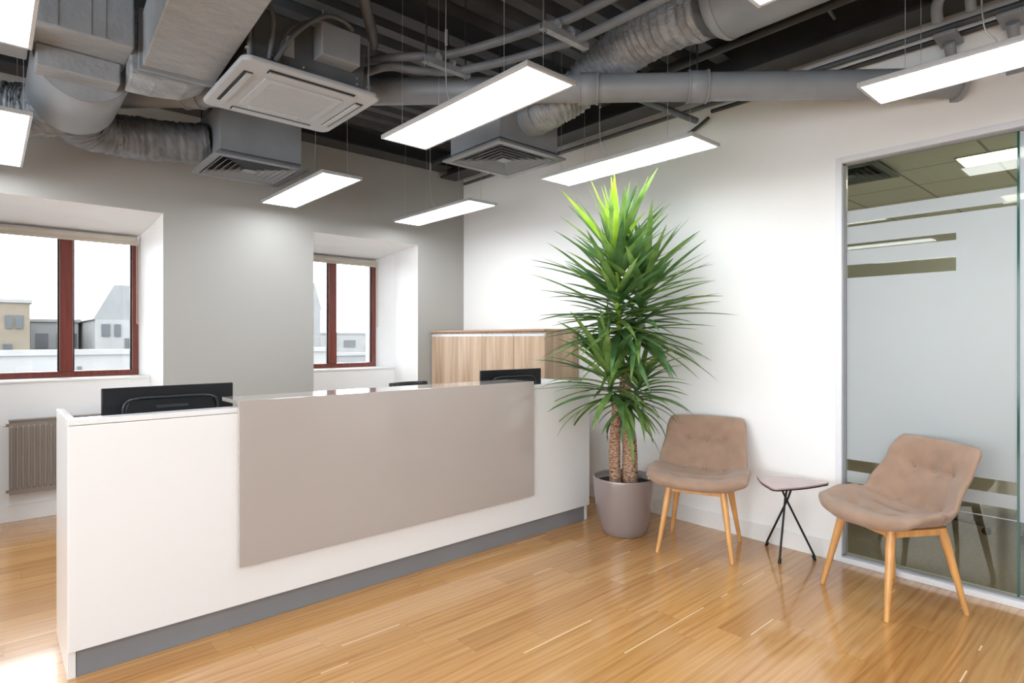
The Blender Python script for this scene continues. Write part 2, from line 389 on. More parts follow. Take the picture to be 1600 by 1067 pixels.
# baseboards
mb = MB(); mb.box(WX - .012, WX, GYn + .01, WY, 0, .118, bev=.002); struct(mb.build('baseboard_right', M['trim_white']))
mb = MB(); mb.box(n1['li'], n1['ri'], NY - .014, NY, 0, .12, bev=.002); mb.box(n2['li'], n2['ri'], NY - .014, NY, 0, .12, bev=.002); mb.box(n1['r'], n2['l'], WY - .014, WY, 0, .12, bev=.002)
mb.box(n2['r'], WX - .012, WY - .014, WY, 0, .12, bev=.002); mb.box(LX, n1['l'], WY - .014, WY, 0, .12, bev=.002)
struct(mb.build('baseboard_back', M['trim_white']))
# window sills
for i, n in enumerate((n1, n2)):
    mb = MB(); mb.prism([(n['li'] + .01, NY - .012), (n['ri'] - .01, NY - .012), (n['ri'] - .01, NY), (n['rw'], GY), (n['lw'], GY), (n['li'] + .01, NY)], 1.045, 1.06, bev=.002)
    struct(mb.build('trim_%d' % (i + 1), M['trim_white']))

# ------------------------------------------------------------------ windows
def window(idx, lw, rw, mul, zb, zt):
    t = bpy.data.objects.new('window_%d' % idx, None); C.objects.link(t); t.location = ((lw + rw) / 2, GY + .03, zb); struct(t)
    o = Vector(t.location)
    def bx(mb, x0, x1, z0, z1, y0, y1, bev=.003): mb.box(x0 - o.x, x1 - o.x, y0 - o.y, y1 - o.y, z0 - o.z, z1 - o.z, bev=bev)
    y0, y1 = GY, GY + .08; f = .05
    mb = MB(); bx(mb, lw, rw, zb, zb + f, y0, y1); bx(mb, lw, rw, zt - f, zt, y0, y1); bx(mb, lw, lw + f, zb + f, zt - f, y0, y1); bx(mb, rw - f, rw, zb + f, zt - f, y0, y1)
    mb.build('window_frame', M['red_frame'], t)
    mb = MB(); bx(mb, mul - .045, mul + .045, zb + f, zt - f, y0 - .008, y1 - .01); mb.build('mullion', M['red_frame'], t)
    for a, c in ((lw + f, mul - .045), (mul + .045, rw - f)):
        mb = MB(); bx(mb, a, c, zb + f, zt - f, y0 + .04, y0 + .052, 0); mb.build('window_pane', M['pane'], t)
        mb = MB()
        for q in ((a, a + .012, zb + f, zt - f), (c - .012, c, zb + f, zt - f)): bx(mb, q[0], q[1], q[2], q[3], y0 + .02, y0 + .038, .001)
        mb.build('gasket', M['black'], t)
    return t
window(1, n1['lw'], n1['rw'], .487, 1.06, 2.27)
window(2, n2['lw'], n2['rw'], 2.81, 1.06, 2.27)
def blind(lw, rw, label):
    t = thing('roller_blind', label, 'blind', ((lw + rw) / 2, GY - .03, 2.20), group='roller blinds in the window niches')
    hw = (rw - lw) / 2 - .012
    mb = MB(); mb.tube([(-hw, 0, .045), (hw, 0, .045)], .024, 16); mb.build('roller', M['blind'], t)
    mb = MB(); mb.box(-hw + .01, hw - .01, -.012, -.008, 0.012, .05); mb.build('fabric', M['blind'], t)
    mb = MB(); mb.box(-hw, hw, -.016, -.003, -.006, .016, bev=.003); mb.build('hem_bar', M['blind'], t)
    for sx in (-1, 1):
        mb = MB(); mb.box(sx * hw - .006, sx * hw + .006, -.03, .028, .018, .075, bev=.003); mb.build('bracket', M['trim_white'], t)
    mb = MB(); x = hw - .012
    mb.tube([(x, -.03, .05), (x, -.03, -.68), (x + .006, -.03, -.695), (x + .012, -.03, -.68), (x + .012, -.03, .05)], .003, 6); mb.build('pull_cord', M['blind'], t)
blind(n1['lw'], n1['rw'], 'beige roller blind rolled up over the left, wider-looking window')
blind(n2['lw'], n2['rw'], 'beige roller blind rolled up over the narrow window beside the wooden cabinets')

# ------------------------------------------------------------------ glazed office front
t = bpy.data.objects.new('trim_3', None); C.objects.link(t); t.location = (WX, GYn, 0); struct(t)
mb = MB(); T = .034
mb.box(-.004, .104, -T, 0, 0, GT, bev=.002); mb.box(-.004, .104, GYf - GYn, -T, GT - T, GT, bev=.002); mb.box(-.008, .104, GYf - GYn, -T, 0, .034, bev=.002)
mb.box(-.004, .104, GYf - GYn, GYf - GYn + T, .034, GT - T, bev=.002)
mb.build('partition_frame', M['alu'], t)
mb = MB(); mb.box(.028, .046, -T - .014, -T, .034, GT - T); mb.box(.028, .046, GYf - GYn + T, -T, GT - T - .012, GT - T); mb.box(.028, .046, GYf - GYn + T, -T, .034, .044)
mb.build('glazing_bead', M['plinth'], t)
for ya, yb, mm in ((.522, GYn - T - .014, M['office_glass']), (GYf + T, .512, M['office_glass_2'])):
    mb = MB(); mb.box(WX + .044, WX + .046, ya, yb, .044, GT - T - .012); o = mb.build('window_%d' % (3 if ya > 0 else 4), mm); struct(o)
mb = MB(); mb.box(WX + .034, WX + .050, .512, .522, .044, GT - T - .012); struct(mb.build('trim_4', M['pane_edge']))

# office behind the glass
OX = 8.2; OYa = -2.6; OYb = 2.9; OZ = 2.72
mb = MB(); mb.box(WX + .03, OX, OYa, OYb, -.12, 0); struct(mb.build('floor_office', M['carpet']))
mb = MB(); mb.box(OX, OX + .1, OYa, OYb, 0, OZ); mb.box(WX + .1, OX, OYb, OYb + .1, 0, OZ); mb.box(WX + .1, OX, OYa - .1, OYa, 0, OZ); struct(mb.build('wall_office', M['glassroom_wall']))
# tiled office ceiling
m = bpy.data.materials.new('ceiling_tiles'); m.use_nodes = True; N = NT(m); b = N.n['Principled BSDF']
tc = N.add('ShaderNodeTexCoord'); sp = N.add('ShaderNodeSeparateXYZ'); N.l.new(tc.outputs['Object'], sp.inputs[0])
a1 = N.math('LESS_THAN', N.math('FRACT', N.math('DIVIDE', N.math('ADD', sp.outputs[0], 1.15), .6)), .03)
a2 = N.math('LESS_THAN', N.math('FRACT', N.math('DIVIDE', N.math('ADD', sp.outputs[1], .95), .6)), .03)
N.l.new(N.mix(N.math('MAXIMUM', a1, a2), (.85, .84, .80, 1), (.42, .42, .39, 1)), b.inputs['Base Color']); b.inputs['Roughness'].default_value = .8
mb = MB(); mb.box(WX + .1, OX, OYa, OYb, OZ, OZ + .05); struct(mb.build('ceiling_office', m))
t = thing('ceiling_light', 'yellowish recessed ceiling light seen through the glass of the office', 'ceiling light', (5.5, .45, OZ))
mb = MB(); mb.box(-.16, .16, -.61, .61, -.012, 0); mb.build('frame', M['panel_frame'], t)
mb = MB(); mb.box(-.145, .145, -.595, .595, -.016, -.0125); mb.build('diffuser', M['office_light'], t)
for k in range(1):  # hidden lamps added to brighten the room behind the glass
    c2 = copy_tree(t); c2.location = (7.2, .45, OZ); c2['label'] = 'added ceiling light deep inside the glazed office, brightening it from out of view'
    c2 = copy_tree(t); c2.location = (7.2, -1.5, OZ); c2['label'] = 'added ceiling light at the far right of the glazed office, out of view'
    c2 = copy_tree(t); c2.location = (5.5, -1.5, OZ); c2['label'] = 'added ceiling light hidden to the right, brightening the glazed office'

def square_diffuser(parent, half, z, n=6, mm='diff'):
    mb = MB()
    w_ = .045
    def ring(h0, z0, h1, z1):
        P0 = [(-h0, -h0, z0), (h0, -h0, z0), (h0, h0, z0), (-h0, h0, z0)]; P1 = [(-h1, -h1, z1), (h1, -h1, z1), (h1, h1, z1), (-h1, h1, z1)]
        a = [mb.bm.verts.new(p) for p in P0]; b_ = [mb.bm.verts.new(p) for p in P1]
        for i in range(4): mb._f([a[i], a[(i + 1) % 4], b_[(i + 1) % 4], b_[i]])
    ring(half, z + .012, half, z); ring(half, z, half - w_, z); ring(half - w_, z, half - w_, z + .04)
    mb.build('frame', M[mm], parent, recalc=False)
    step = (half - w_) / (n + .5)
    for i in range(n):
        mb = MB(); h0 = half - w_ - step * (i + .45) ; h1 = h0 - step * .62
        ring(h0, z + .002, h1, z + .034); ring(h0 + .006, z + .001, h0, z + .002); ring(h0 - .002, z + .0035, h1 - .002, z + .0275); ring(h0, z + .002, h0 - .002, z + .0035)
        if i == n - 1:
            v = [mb.bm.verts.new(p) for p in ((-h0, -h0, z + .004), (h0, -h0, z + .004), (h0, h0, z + .004), (-h0, h0, z + .004))]; mb._f(v)
        mb.build('vane', M[mm], parent, recalc=False)
    mb = MB(); mb.box(-(half - w_) - .002, half - w_ + .002, -(half - w_) - .002, half - w_ + .002, z + .04, z + .044); mb.build('back_plate', M['ac_slot'], parent)
t = thing('air_diffuser', 'square louvred ceiling vent behind the office glass, upper left corner', 'air vent', (5.15, 1.72, OZ))
square_diffuser(t, .29, -.046, 5)
# desk and chairs dimly seen in the office
t = thing('meeting_table', 'white meeting table seen through the lower stripes of the glass', 'table', (5.9, .3, 0))
mb = MB(); mb.box(-.45, .45, -1.3, 1.1, .72, .75, bev=.004); mb.build('tabletop', M['white_top'], t)
for sx in (-.38, .38):
    for sy in (-1.15, .95):
        mb = MB(); mb.box(sx - .025, sx + .025, sy - .025, sy + .025, 0, .72); mb.build('leg', M['dark_metal'], t)
def office_chair(x, y, rz, label, top=.98):
    t = thing('office_chair', label, 'chair', (x, y, 0), rz)
    mb = MB(); mb.prism([(-.24, -.22), (.24, -.22), (.25, .18), (.18, .25), (-.18, .25), (-.25, .18)], .43, .50, bev=.02); mb.build('seat', M['black'], t)
    mb = MB()
    mb.grid(lambda u, v: ((u - .5) * (.44 - .08 * v), -.24 - .05 * v + .04 * (2 * u - 1) ** 2, .58 + (top - .58) * v), 8, 8)
    mb.grid(lambda u, v: ((u - .5) * (.44 - .08 * v), -.27 - .05 * v + .04 * (2 * u - 1) ** 2, .58 + (top - .58) * v), 8, 8)
    for f in (lambda v: (.0, v), lambda v: (1., v)): pass
    bo = mb.build('backrest', M['black'], t)
    sm = bo.modifiers.new('thick', 'SOLIDIFY'); sm.thickness = .02
    mb = MB(); mb.tube([(0, 0, .08), (0, 0, .43)], .028, 12); mb.tube(spline([(0, -.1, .42), (0, -.27, .45), (0, -.30, .62)], 5), .02, 8); mb.build('post', M['dark_metal'], t)
    for k in range(5):
        a = 2 * PI * k / 5 + .3
        mb = MB(); mb.tube([(.02 * math.cos(a), .02 * math.sin(a), .10), (.30 * math.cos(a), .30 * math.sin(a), .065)], [.022, .014], 8); lg = mb.build('leg', M['dark_metal'], t)
        mb = MB(); c_, s_ = math.cos(a), math.sin(a); mb.tube([(.30 * c_ - .012 * s_, .30 * s_ + .012 * c_, .028), (.30 * c_ + .012 * s_, .30 * s_ - .012 * c_, .028)], .028, 14); mb.build('caster', M['black'], lg)
    return t
office_chair(5.15, .35, R(-80), 'dark office chair inside the glazed office, nearest the glass on the right', .92)
office_chair(5.2, 1.15, R(-100), 'dark office chair inside the glazed office behind the brown lounge chair', .92)

# ------------------------------------------------------------------ reception counter
DX0, DX1, DY = .241, 3.42, 2.94
t = thing('reception_desk', 'long white reception counter with glossy taupe front panel and grey plinth', 'reception desk', (DX0, DY, 0))
ox, oy = DX0, DY
def dbox(name, mm, x0, x1, y0, y1, z0, z1, bev=.0015, par=t):
    mb = MB(); mb.box(x0 - ox, x1 - ox, y0 - oy, y1 - oy, z0, z1, bev=bev); return mb.build(name, mm, par)
dbox('front_panel', M['laminate'], DX0, DX1, DY, DY + .022, .116, 1.027)
dbox('ledge', M['laminate'], DX0, DX1, DY, DY + .085, 1.0295, 1.052)
for xa in (DX0, DX1 - .028):
    mb = MB(); mb.prism([(.024, 0), (.52, 0), (.52, 1.052), (.0865, 1.052), (.0865, 1.0285), (.024, 1.0285)], xa - ox, xa - ox + .028, axis='x', bev=.0015); mb.build('side_panel', M['laminate'], t)
dbox('inner_panel', M['laminate'], DX0 + .03, DX1 - .03, DY + .06, DY + .078, .116, 1.028)
dbox('plinth', M['plinth'], DX0 + .03, DX1 - .03, DY + .026, DY + .055, 0, .115)
dbox('worktop', M['laminate'], DX0 + .03, DX1 - .03, DY + .08, DY + .85, .715, .74)
dbox('drawer_unit', M['laminate'], DX0 + .8, DX0 + 1.2, DY + .2, DY + .75, .02, .713)
dbox('drawer_unit', M['laminate'], DX1 - 1.2, DX1 - .8, DY + .2, DY + .75, .02, .713)
dbox('taupe_panel', M['taupe'], .885, 2.812, 2.918, 2.938, .298, 1.085)
dbox('taupe_shelf', M['taupe'], .885, 2.812, 2.9385, 3.19, 1.066, 1.085)
dbox('shelf_rail', M['alu'], .93, 2.77, 2.96, 3.0, 1.0525, 1.0655)

def monitor(x0, x1, y, rz, label):
    w_ = (x1 - x0); cx = (x0 + x1) / 2
    t = thing('computer_monitor', label, 'monitor', (cx, y, .74), rz, 'black monitors on the reception worktop'); h = w_ / 2; zt = .408; zb = .07
    mb = MB(); mb.box(-h, h, 0, .02, zb, zt, bev=.004); mb.build('casing', M['black'], t)
    mb = MB(); mb.prism([(-h * .62, .13), (h * .62, .13), (h * .70, .22), (h * .70, .30), (h * .64, zt - .055), (-h * .64, zt - .055), (-h * .70, .30), (-h * .70, .22)], -.022, .0, bev=.008, axis='y'); bh = mb.build('back_housing', M['black'], t)
    mb = MB(); mb.tube(spline([(-h * .72, -.020, .26), (-h * .64, -.026, zt - .062), (0, -.026, zt - .052), (h * .64, -.026, zt - .062), (h * .72, -.020, .26)], 8), .006, 8); mb.build('ridge', M['black_mid'], t)
    mb = MB(); mb.box(-.07, .07, -.028, -.021, zt - .105, zt - .09, bev=.003); mb.build('vent_slot', M['black_mid'], t)
    mb = MB(); mb.box(-h + .012, h - .012, .0203, .022, zb + .018, zt - .012); mb.build('screen', M['black_steel'], t)
    mb = MB(); mb.box(-.035, .035, -.045, -.023, .01, .24, bev=.006); mb.build('stand_neck', M['black'], t)
    mb = MB(); mb.box(-.13, .13, -.11, .09, 0, .012, bev=.005); mb.build('stand_base', M['black'], t)
monitor(.395, .97, 3.30, 0, 'black computer monitor seen from behind at the near left end of the counter')
monitor(2.66, 3.25, 3.30, R(-2), 'black computer monitor seen from behind at the far end near the plant')
office_chair(2.62, 3.93, R(185), 'black office chair behind the counter, only its top edge showing', 1.02)

# ------------------------------------------------------------------ cabinets
cy0, cy1 = 3.502, 5.19
bounds = [3.502, 3.897, 4.343, 4.816, 5.19]
for i in range(4):
    a, c = bounds[i], bounds[i + 1]
    lab = ['tall oak-look cabinet nearest the plant, at the right end of the row', 'oak-look cabinet second from the plant in the row', 'oak-look cabinet third from the plant in the row', 'oak-look cabinet in the room corner, at the left end of the row'][i]
    t = thing('cabinet', lab, 'cabinet', (3.5, a, 0), group='wooden cabinets along the right wall')
    mb = MB(); mb.box(.021, WX - 3.5 - .014, .0, c - a - .001, .0, 1.443); mb.build('body', M['cab'], t)
    mb = MB(); mb.box(0, .02, .002, c - a - .003, .05, 1.40, bev=.001); d = mb.build('door', M['cab'], t)
    mb = MB(); mb.box(-.002, .018, .002, c - a - .003, 1.401, 1.425, bev=.001); mb.build('handle_strip', M['alu'], d)
mb = MB(); mb.box(3.485, WX - .014, cy0 - .012, WY - .02, 1.4445, 1.4625, bev=.002)
tag(mb.build('worktop', M['cab_top']), 'continuous oak-look top board lying on the row of wooden cabinets', 'worktop')

# ------------------------------------------------------------------ radiator
t = thing('radiator', 'taupe ribbed panel radiator on the wall under the left window', 'radiator', (.12, NY - .10, .22))
RW = .86
def rib(u, v):
    x = u * RW; ph = (x / .033) % 1.0; d = .008 if .25 < ph < .75 else 0
    if v < .06 or v > .94: d = 0
    return (x, -.0 - d, v * .545)
mb = MB(); mb.grid(rib, 208, 34, False); mb.build('front_plate', M['radiator'], t)
mb = MB(); mb.box(0, RW, .002, .055, 0, .545, bev=.004); mb.build('panel_body', M['radiator'], t)
mb = MB(); mb.box(-.003, RW + .003, -.010, .06, .5455, .553, bev=.002); mb.build('top_grille', M['radiator'], t)
for z in (.02, .515):
    mb = MB(); mb.tube([(-.018, .03, z), (.0, .03, z)], .011, 12); mb.build('plug', M['radiator'], t)
mb = MB(); mb.tube([(-.03, .03, .515), (-.018, .03, .515)], .008, 10); mb.build('bleed_valve', M['wire'], t)
for x in (.15, RW - .15):
    mb = MB(); mb.box(x - .02, x + .02, .056, .0995, .1, .45); mb.build('wall_bracket', M['radiator'], t)

# ------------------------------------------------------------------ lounge chairs
SY = [(.285, .432), (.255, .452), (.12, .447), (-.03, .432), (-.135, .436), (-.205, .485), (-.245, .585), (-.285, .71), (-.325, .835)]
def make_chair(label):
    t = thing('lounge_chair', label, 'chair', group='brown upholstered lounge chairs with wooden legs')
    cen = spline([(0, a, b_) for a, b_ in SY], 10); n = len(cen)
    L = [0]
    for i in range(1, n): L.append(L[-1] + (cen[i] - cen[i - 1]).length)
    L = [x / L[-1] for x in L]
    def centre(s):
        for i in range(n - 1):
            if s <= L[i + 1]:
                k = (s - L[i]) / (L[i + 1] - L[i]); p = cen[i].lerp(cen[i + 1], k); d = (cen[min(i + 2, n - 1)] - cen[max(i - 1, 0)]).normalized(); return p, d
        return cen[-1], (cen[-1] - cen[-2]).normalized()
    buttons = [(-.46, .80), (0, .80), (.46, .80), (-.46, .56), (0, .565), (.46, .56), (-.42, .40), (0, .40), (.42, .40), (-.42, .20), (0, .20), (.42, .20)]
    Wd = lambda s: interp([0, .12, .3, .46, .6, .85, 1], [.285, .315, .322, .305, .288, .268, .258], s)
    def surf(uu, s, side):
        u = 2 * uu - 1; p, d = centre(s); nn = Vector((0, -d.z, d.y))
        if nn.z < 0 and s < .4: nn = -nn
        nn = Vector((0, d.z, -d.y))
        if s < .3 and nn.z < 0: nn = -nn
        # outline
        fac = 1.0
        if s < .13: fac = .55 + .45 * math.sqrt(max(0, 1 - (1 - s / .13) ** 2))
        if s > .92: fac = .88 + .12 * math.sqrt(max(0, 1 - ((s - .92) / .08) ** 2))
        x = u * Wd(s) * fac
        curl = interp([0, .1, .3, .5, .65, .85, 1], [.0, .03, .085, .13, .115, .06, .03], s) * abs(u) ** 2.3
        cw = min(1, max(0, (s - .2) / .5)); cw = cw * cw * (3 - 2 * cw)
        q = p + Vector((x, 0, 0)) + Vector((0, cw, 1 - .75 * cw)).normalized() * curl
        if s < .15: q.y -= .045 * u * u * (1 - s / .15)
        if s > .9: q.z -= .012 * u * u * (s - .9) / .1
        th = .030
        e = (1 - abs(u) ** 5) ** .5 if abs(u) < 1 else 0
        e2 = 1.0
        if s < .07: e2 = math.sqrt(max(0, 1 - (1 - s / .07) ** 2))
        if s > .95: e2 = math.sqrt(max(0, 1 - ((s - .95) / .05) ** 2))
        k = th * e * e2
        if side > 0:
            puff = 0.0
            for bu, bs in buttons:
                dd = ((u - bu) * .27) ** 2 + ((s - bs) * .95) ** 2
                puff -= .018 * math.exp(-dd / .0005) + .018 * math.exp(-dd / .0035)
            for bs in (.80, .40, .20): puff -= .006 * math.exp(-((s - bs) * .95) ** 2 / .00012) * (1 if abs(u) < .5 else 0)
            if s < .6: k += .016 * e * e2 * min(1, (.6 - s) / .12)
            return q + N_(s) * (k + puff * e * e2)
        return q - N_(s) * k
    NC = {}
    def N_(s):
        key = round(s, 4)
        if key not in NC:
            p, d = centre(s); v = Vector((0, d.z, -d.y))
            if v.dot(Vector((0, .5, .6))) < 0: v = -v
            NC[key] = v.normalized()
        return NC[key]
    mb = MB(); nu, nv = 56, 84
    A = mb.grid(lambda u, v: surf(u, v, 1), nu, nv); B = mb.grid(lambda u, v: surf(u, v, -1), nu, nv)
    bmesh.ops.remove_doubles(mb.bm, verts=mb.bm.verts[:], dist=.0006)
    mb.build('upholstered_shell', M['fabric'], t)
    for bu, bs in buttons:
        uu = (bu + 1) / 2; p = Vector(surf(uu, bs, 1)); nn = N_(bs); mb = MB()
        mb.tube([p - nn * .002, p + nn * .006, p + nn * .009], [.0125, .0125, .006], 14); mb.build('button', M['fabric'], t)
    for sx in (-1, 1):
        for sy in (1, -1):
            mb = MB(); f_ = Vector((sx * .228, sy * .228, 0)); tp = Vector((sx * .165, sy * .145, .422))
            mb.tube([f_, f_ + (tp - f_) * .02, f_.lerp(tp, .5), f_.lerp(tp, .8), tp], [.0105, .012, .0175, .0215, .0215], 16); mb.build('leg', M['beech'], t)
    mb = MB()
    for a, c in (((-.165, .145), (.165, .145)), ((-.165, -.145), (.165, -.145)), ((-.165, -.145), (-.165, .145)), ((.165, -.145), (.165, .145))):
        x0, x1 = min(a[0], c[0]) - .012, max(a[0], c[0]) + .012; y0, y1 = min(a[1], c[1]) - .012, max(a[1], c[1]) + .012
        mb.box(x0, x1, y0, y1, .385, .420, bev=.004)
    mb.build('seat_frame', M['beech'], t)
    return t
def face(vx, vy): return math.atan2(vy, vx) - PI / 2
ch = make_chair('brown buttoned lounge chair with wooden legs beside the potted plant')
ch.location = (3.523, 2.072, 0); ch.rotation_euler.z = face(-.93, -.36)
ch2 = copy_tree(ch); ch2['label'] = 'brown buttoned lounge chair in front of the office glass, right of the side table'
ch2.location = (3.578, .985, 0); ch2.rotation_euler.z = face(-.845, .535)

# ------------------------------------------------------------------ side table
t = thing('side_table', 'small three-legged side table with rounded triangular mauve top between the chairs', 'side table', (3.66, 1.58, 0))
tri = [Vector((3.700, 1.775)), Vector((3.845, 1.372)), Vector((3.418, 1.535))]
cen = sum(tri, Vector((0, 0))) / 3
pts = []
for i in range(3):
    p = tri[i]; a = tri[i - 1]; b_ = tri[(i + 1) % 3]
    p = cen + (p - cen) * 1.08
    d1 = (a - p).normalized(); d2 = (b_ - p).normalized(); s0 = p + d1 * .085; s1 = p + d2 * .085
    for k in range(9):
        u = k / 8; q = s0 * (1 - u) ** 2 + p * 2 * u * (1 - u) + s1 * u * u; pts.append((q.x - 3.66, q.y - 1.58))
pts2 = []
for i_, (x_, y_) in enumerate(pts):
    x2, y2 = pts[(i_ + 1) % len(pts)]; pts2.append((x_, y_))
    if math.hypot(x2 - x_, y2 - y_) > .08:
        nx, ny = (y2 - y_), -(x2 - x_); l_ = math.hypot(nx, ny); mx_, my_ = (x_ + x2) / 2, (y_ + y2) / 2
        sg = 1 if (nx * (mx_ - (cen.x - 3.66)) + ny * (my_ - (cen.y - 1.58))) > 0 else -1
        for k_ in range(1, 8):
            u_ = k_ / 8; bu = .045 * l_ * 4 * u_ * (1 - u_); pts2.append((x_ + (x2 - x_) * u_ + sg * nx / l_ * bu, y_ + (y2 - y_) * u_ + sg * ny / l_ * bu))
pts = pts2
mb = MB(); mb.prism(pts, .4935, .5035, bev=.002); mb.build('tabletop', M['mauve'], t)
mb = MB(); mb.prism([(x * .99, y * .99) for x, y in pts], .4855, .493); mb.build('edge_underlayer', M['black_steel'], t)
feet = [Vector((3.875, 1.787, 0)), Vector((3.628, 1.592, 0)), Vector((3.845, 1.468, 0))]
fc = sum(feet, Vector((0, 0, 0))) / 3; cc = Vector((3.745, 1.60, .37))
for f_ in feet:
    top = cc + (cc - f_) * ((.4855 - .37) / .37)
    o3 = Vector((3.66, 1.58, 0)); offv = (f_ - fc).normalized().cross(Vector((0, 0, 1))) * .008
    mb = MB(); mb.tube([f_ - o3 + Vector((0, 0, .02)), cc - o3 + offv, top - o3], .0065, 10); lg = mb.build('leg', M['black_steel'], t)
    mb = MB(); mb.tube([f_ - o3, f_ - o3 + Vector((0, 0, .005)), f_ - o3 + (cc - f_).normalized() * .03], [.009, .010, .009], 10); mb.build('foot', M['black_steel'], lg)

# ------------------------------------------------------------------ potted yucca
PX, PY = 3.393, 2.594
t = thing('potted_yucca', 'tall potted yucca with two trunks and spiky green leaves in taupe pot', 'potted plant', (PX, PY, 0))
mb = MB()
mb.lathe([(.10, .0), (.148, .0), (.156, .006), (.172, .05), (.188, .12), (.203, .22), (.214, .32), (.219, .385), (.2195, .397), (.216, .402), (.211, .400), (.209, .39), (.203, .345), (.10, .34)], seg=64)
mb.build('pot', M['pot'], t)
def soilf(u, v):
    a = u * 2 * PI; r = v * .204; return (r * math.cos(a), r * math.sin(a), .352 + random.uniform(-.004, .012) * (v < .97))
mb = MB(); mb.grid(soilf, 40, 10); bmesh.ops.remove_doubles(mb.bm, verts=mb.bm.verts[:], dist=.0005); mb.build('soil', M['soil'], t)
Rv = Vector((math.sin(YAW), -math.cos(YAW), 0)); Fv = Vector((math.cos(YAW), math.sin(YAW), 0))   # local right/away axes as seen from the counter front
def loc(r, f_, z): return Rv * r + Fv * f_ + Vector((0, 0, z))
def trunk(pts, r0, r1):
    P = spline(pts, 8); n = len(P); mb = MB(); rr = [r0 + (r1 - r0) * i / (n - 1) + random.uniform(-.0015, .0015) for i in range(n)]; mb.tube(P, rr, 16); return mb.build('trunk', M['bark'], t)
trunk([loc(-.062, .0, .345), loc(-.068, 0, .6), loc(-.055, 0, .82), loc(-.04, 0, .98)], .043, .033)
trunk([loc(.045, .02, .345), loc(.045, .02, .6), loc(.02, .02, .85), loc(.01, .0, 1.05), loc(.03, -.03, 1.2)], .058, .036)
mb = MB(); mb.tube(spline([loc(.01, 0, 1.02), loc(-.03, -.05, 1.3), loc(-.07, -.14, 1.62), loc(-.09, -.19, 1.95)], 8), .020, 10); mb.build('stem', M['leaf_new'], t)
mb = MB(); mb.tube(spline([loc(.03, -.03, 1.2), loc(.08, -.06, 1.4), loc(.13, -.08, 1.75)], 8), .018, 10); mb.build('stem', M['leaf'], t)
rng = random.Random(11)
def leaf(mb, base, az, el, length, width, droop, mi):
    mb.mi = mi; n = 9; P = base.copy(); e = el; seg = length / n; prev = None; tw = rng.uniform(-.5, .5)
    for i in range(n + 1):
        u = i / n; d = Rv * (math.cos(e) * math.cos(az)) + Fv * (math.cos(e) * math.sin(az)) + Vector((0, 0, math.sin(e)))
        side = d.cross(Vector((0, 0, 1)))
        if side.length < 1e-3: side = Rv.copy()
        side.normalize(); up = side.cross(d).normalized()
        a = tw * u; side2 = side * math.cos(a) + up * math.sin(a); up2 = up * math.cos(a) - side * math.sin(a)
        wd = width * min(1, .42 + 1.9 * u) * (1 - u ** 2.6) if u < 1 else 0
        wd = max(wd, .0006)
        r3 = [mb.bm.verts.new(P - side2 * wd + up2 * wd * .35), mb.bm.verts.new(P), mb.bm.verts.new(P + side2 * wd + up2 * wd * .35)]
        if prev:
            mb._f([prev[0], prev[1], r3[1], r3[0]], True); mb._f([prev[1], prev[2], r3[2], r3[1]], True)
        prev = r3; P = P + d * seg; e -= droop * (0.3 + 1.4 * u) / n
    return P
def crown(stem, n, lmin, lmax, el_lo, el_hi, droop, mats, wid=.019, az_bias=None):
    """leaves in a spiral up the stem: low ones droop outward, top ones stand up"""
    S = spline(stem, 10); mb = MB()
    for i in range(n):
        u = i / (n - 1); P = S[min(int(u * (len(S) - 1)), len(S) - 1)]
        az = i * 2.39996 + rng.uniform(-.25, .25)
        el = el_lo + (el_hi - el_lo) * u + rng.uniform(-.32, .32)
        ln = lmin + (lmax - lmin) * math.sin(PI * min(1, .28 + .62 * u)) 
        ln *= rng.uniform(.72, 1.08)
        worldp = P + Vector((PX, PY, 0)); ddir = Rv * math.cos(az) + Fv * math.sin(az)
        # keep leaves off the wall, the counter and the lamp above
        hx = worldp.x + ddir.x * ln * math.cos(el)
        if hx > WX - .03:
            room = max(.12, (WX - .03 - worldp.x) / max(.05, ddir.x * math.cos(el))); ln = min(ln, room)
        top = P.z + ln * max(0, math.sin(el))
        if top > 2.47: ln *= (2.47 - P.z) / (top - P.z)
        mi = 0 if rng.random() < .55 else 1
        if u > .84 and rng.random() < .5: mi = 2
        leaf(mb, P, az, el, ln, wid * rng.uniform(.8, 1.1), droop * rng.uniform(.6, 1.25) * (1.15 - .75 * u), mi)
    o = mb.build('foliage', mats, t, recalc=False); return o
LM = [M['leaf'], M['leaf_dark'], M['leaf_new']]
LM2 = [M['leaf'], M['leaf_dark'], M['leaf']]
crown([loc(-.05, -.08, 1.42), loc(-.07, -.13, 1.66), loc(-.09, -.19, 2.02)], 140, .52, .66, -.22, 1.2, .36, LM, .029)
crown([loc(.07, -.05, 1.36), loc(.11, -.07, 1.58), loc(.14, -.08, 1.84)], 96, .48, .66, -.42, 1.0, .45, LM2, .029)
crown([loc(-.08, -.05, .96), loc(-.12, -.10, 1.08), loc(-.16, -.15, 1.22)], 80, .42, .54, -.45, 1.1, .85, LM2, .027)
crown([loc(.03, -.06, .90), loc(.07, -.12, 1.00), loc(.09, -.15, 1.12)], 60, .32, .40, -.55, 1.0, 1.2, LM2, .023)

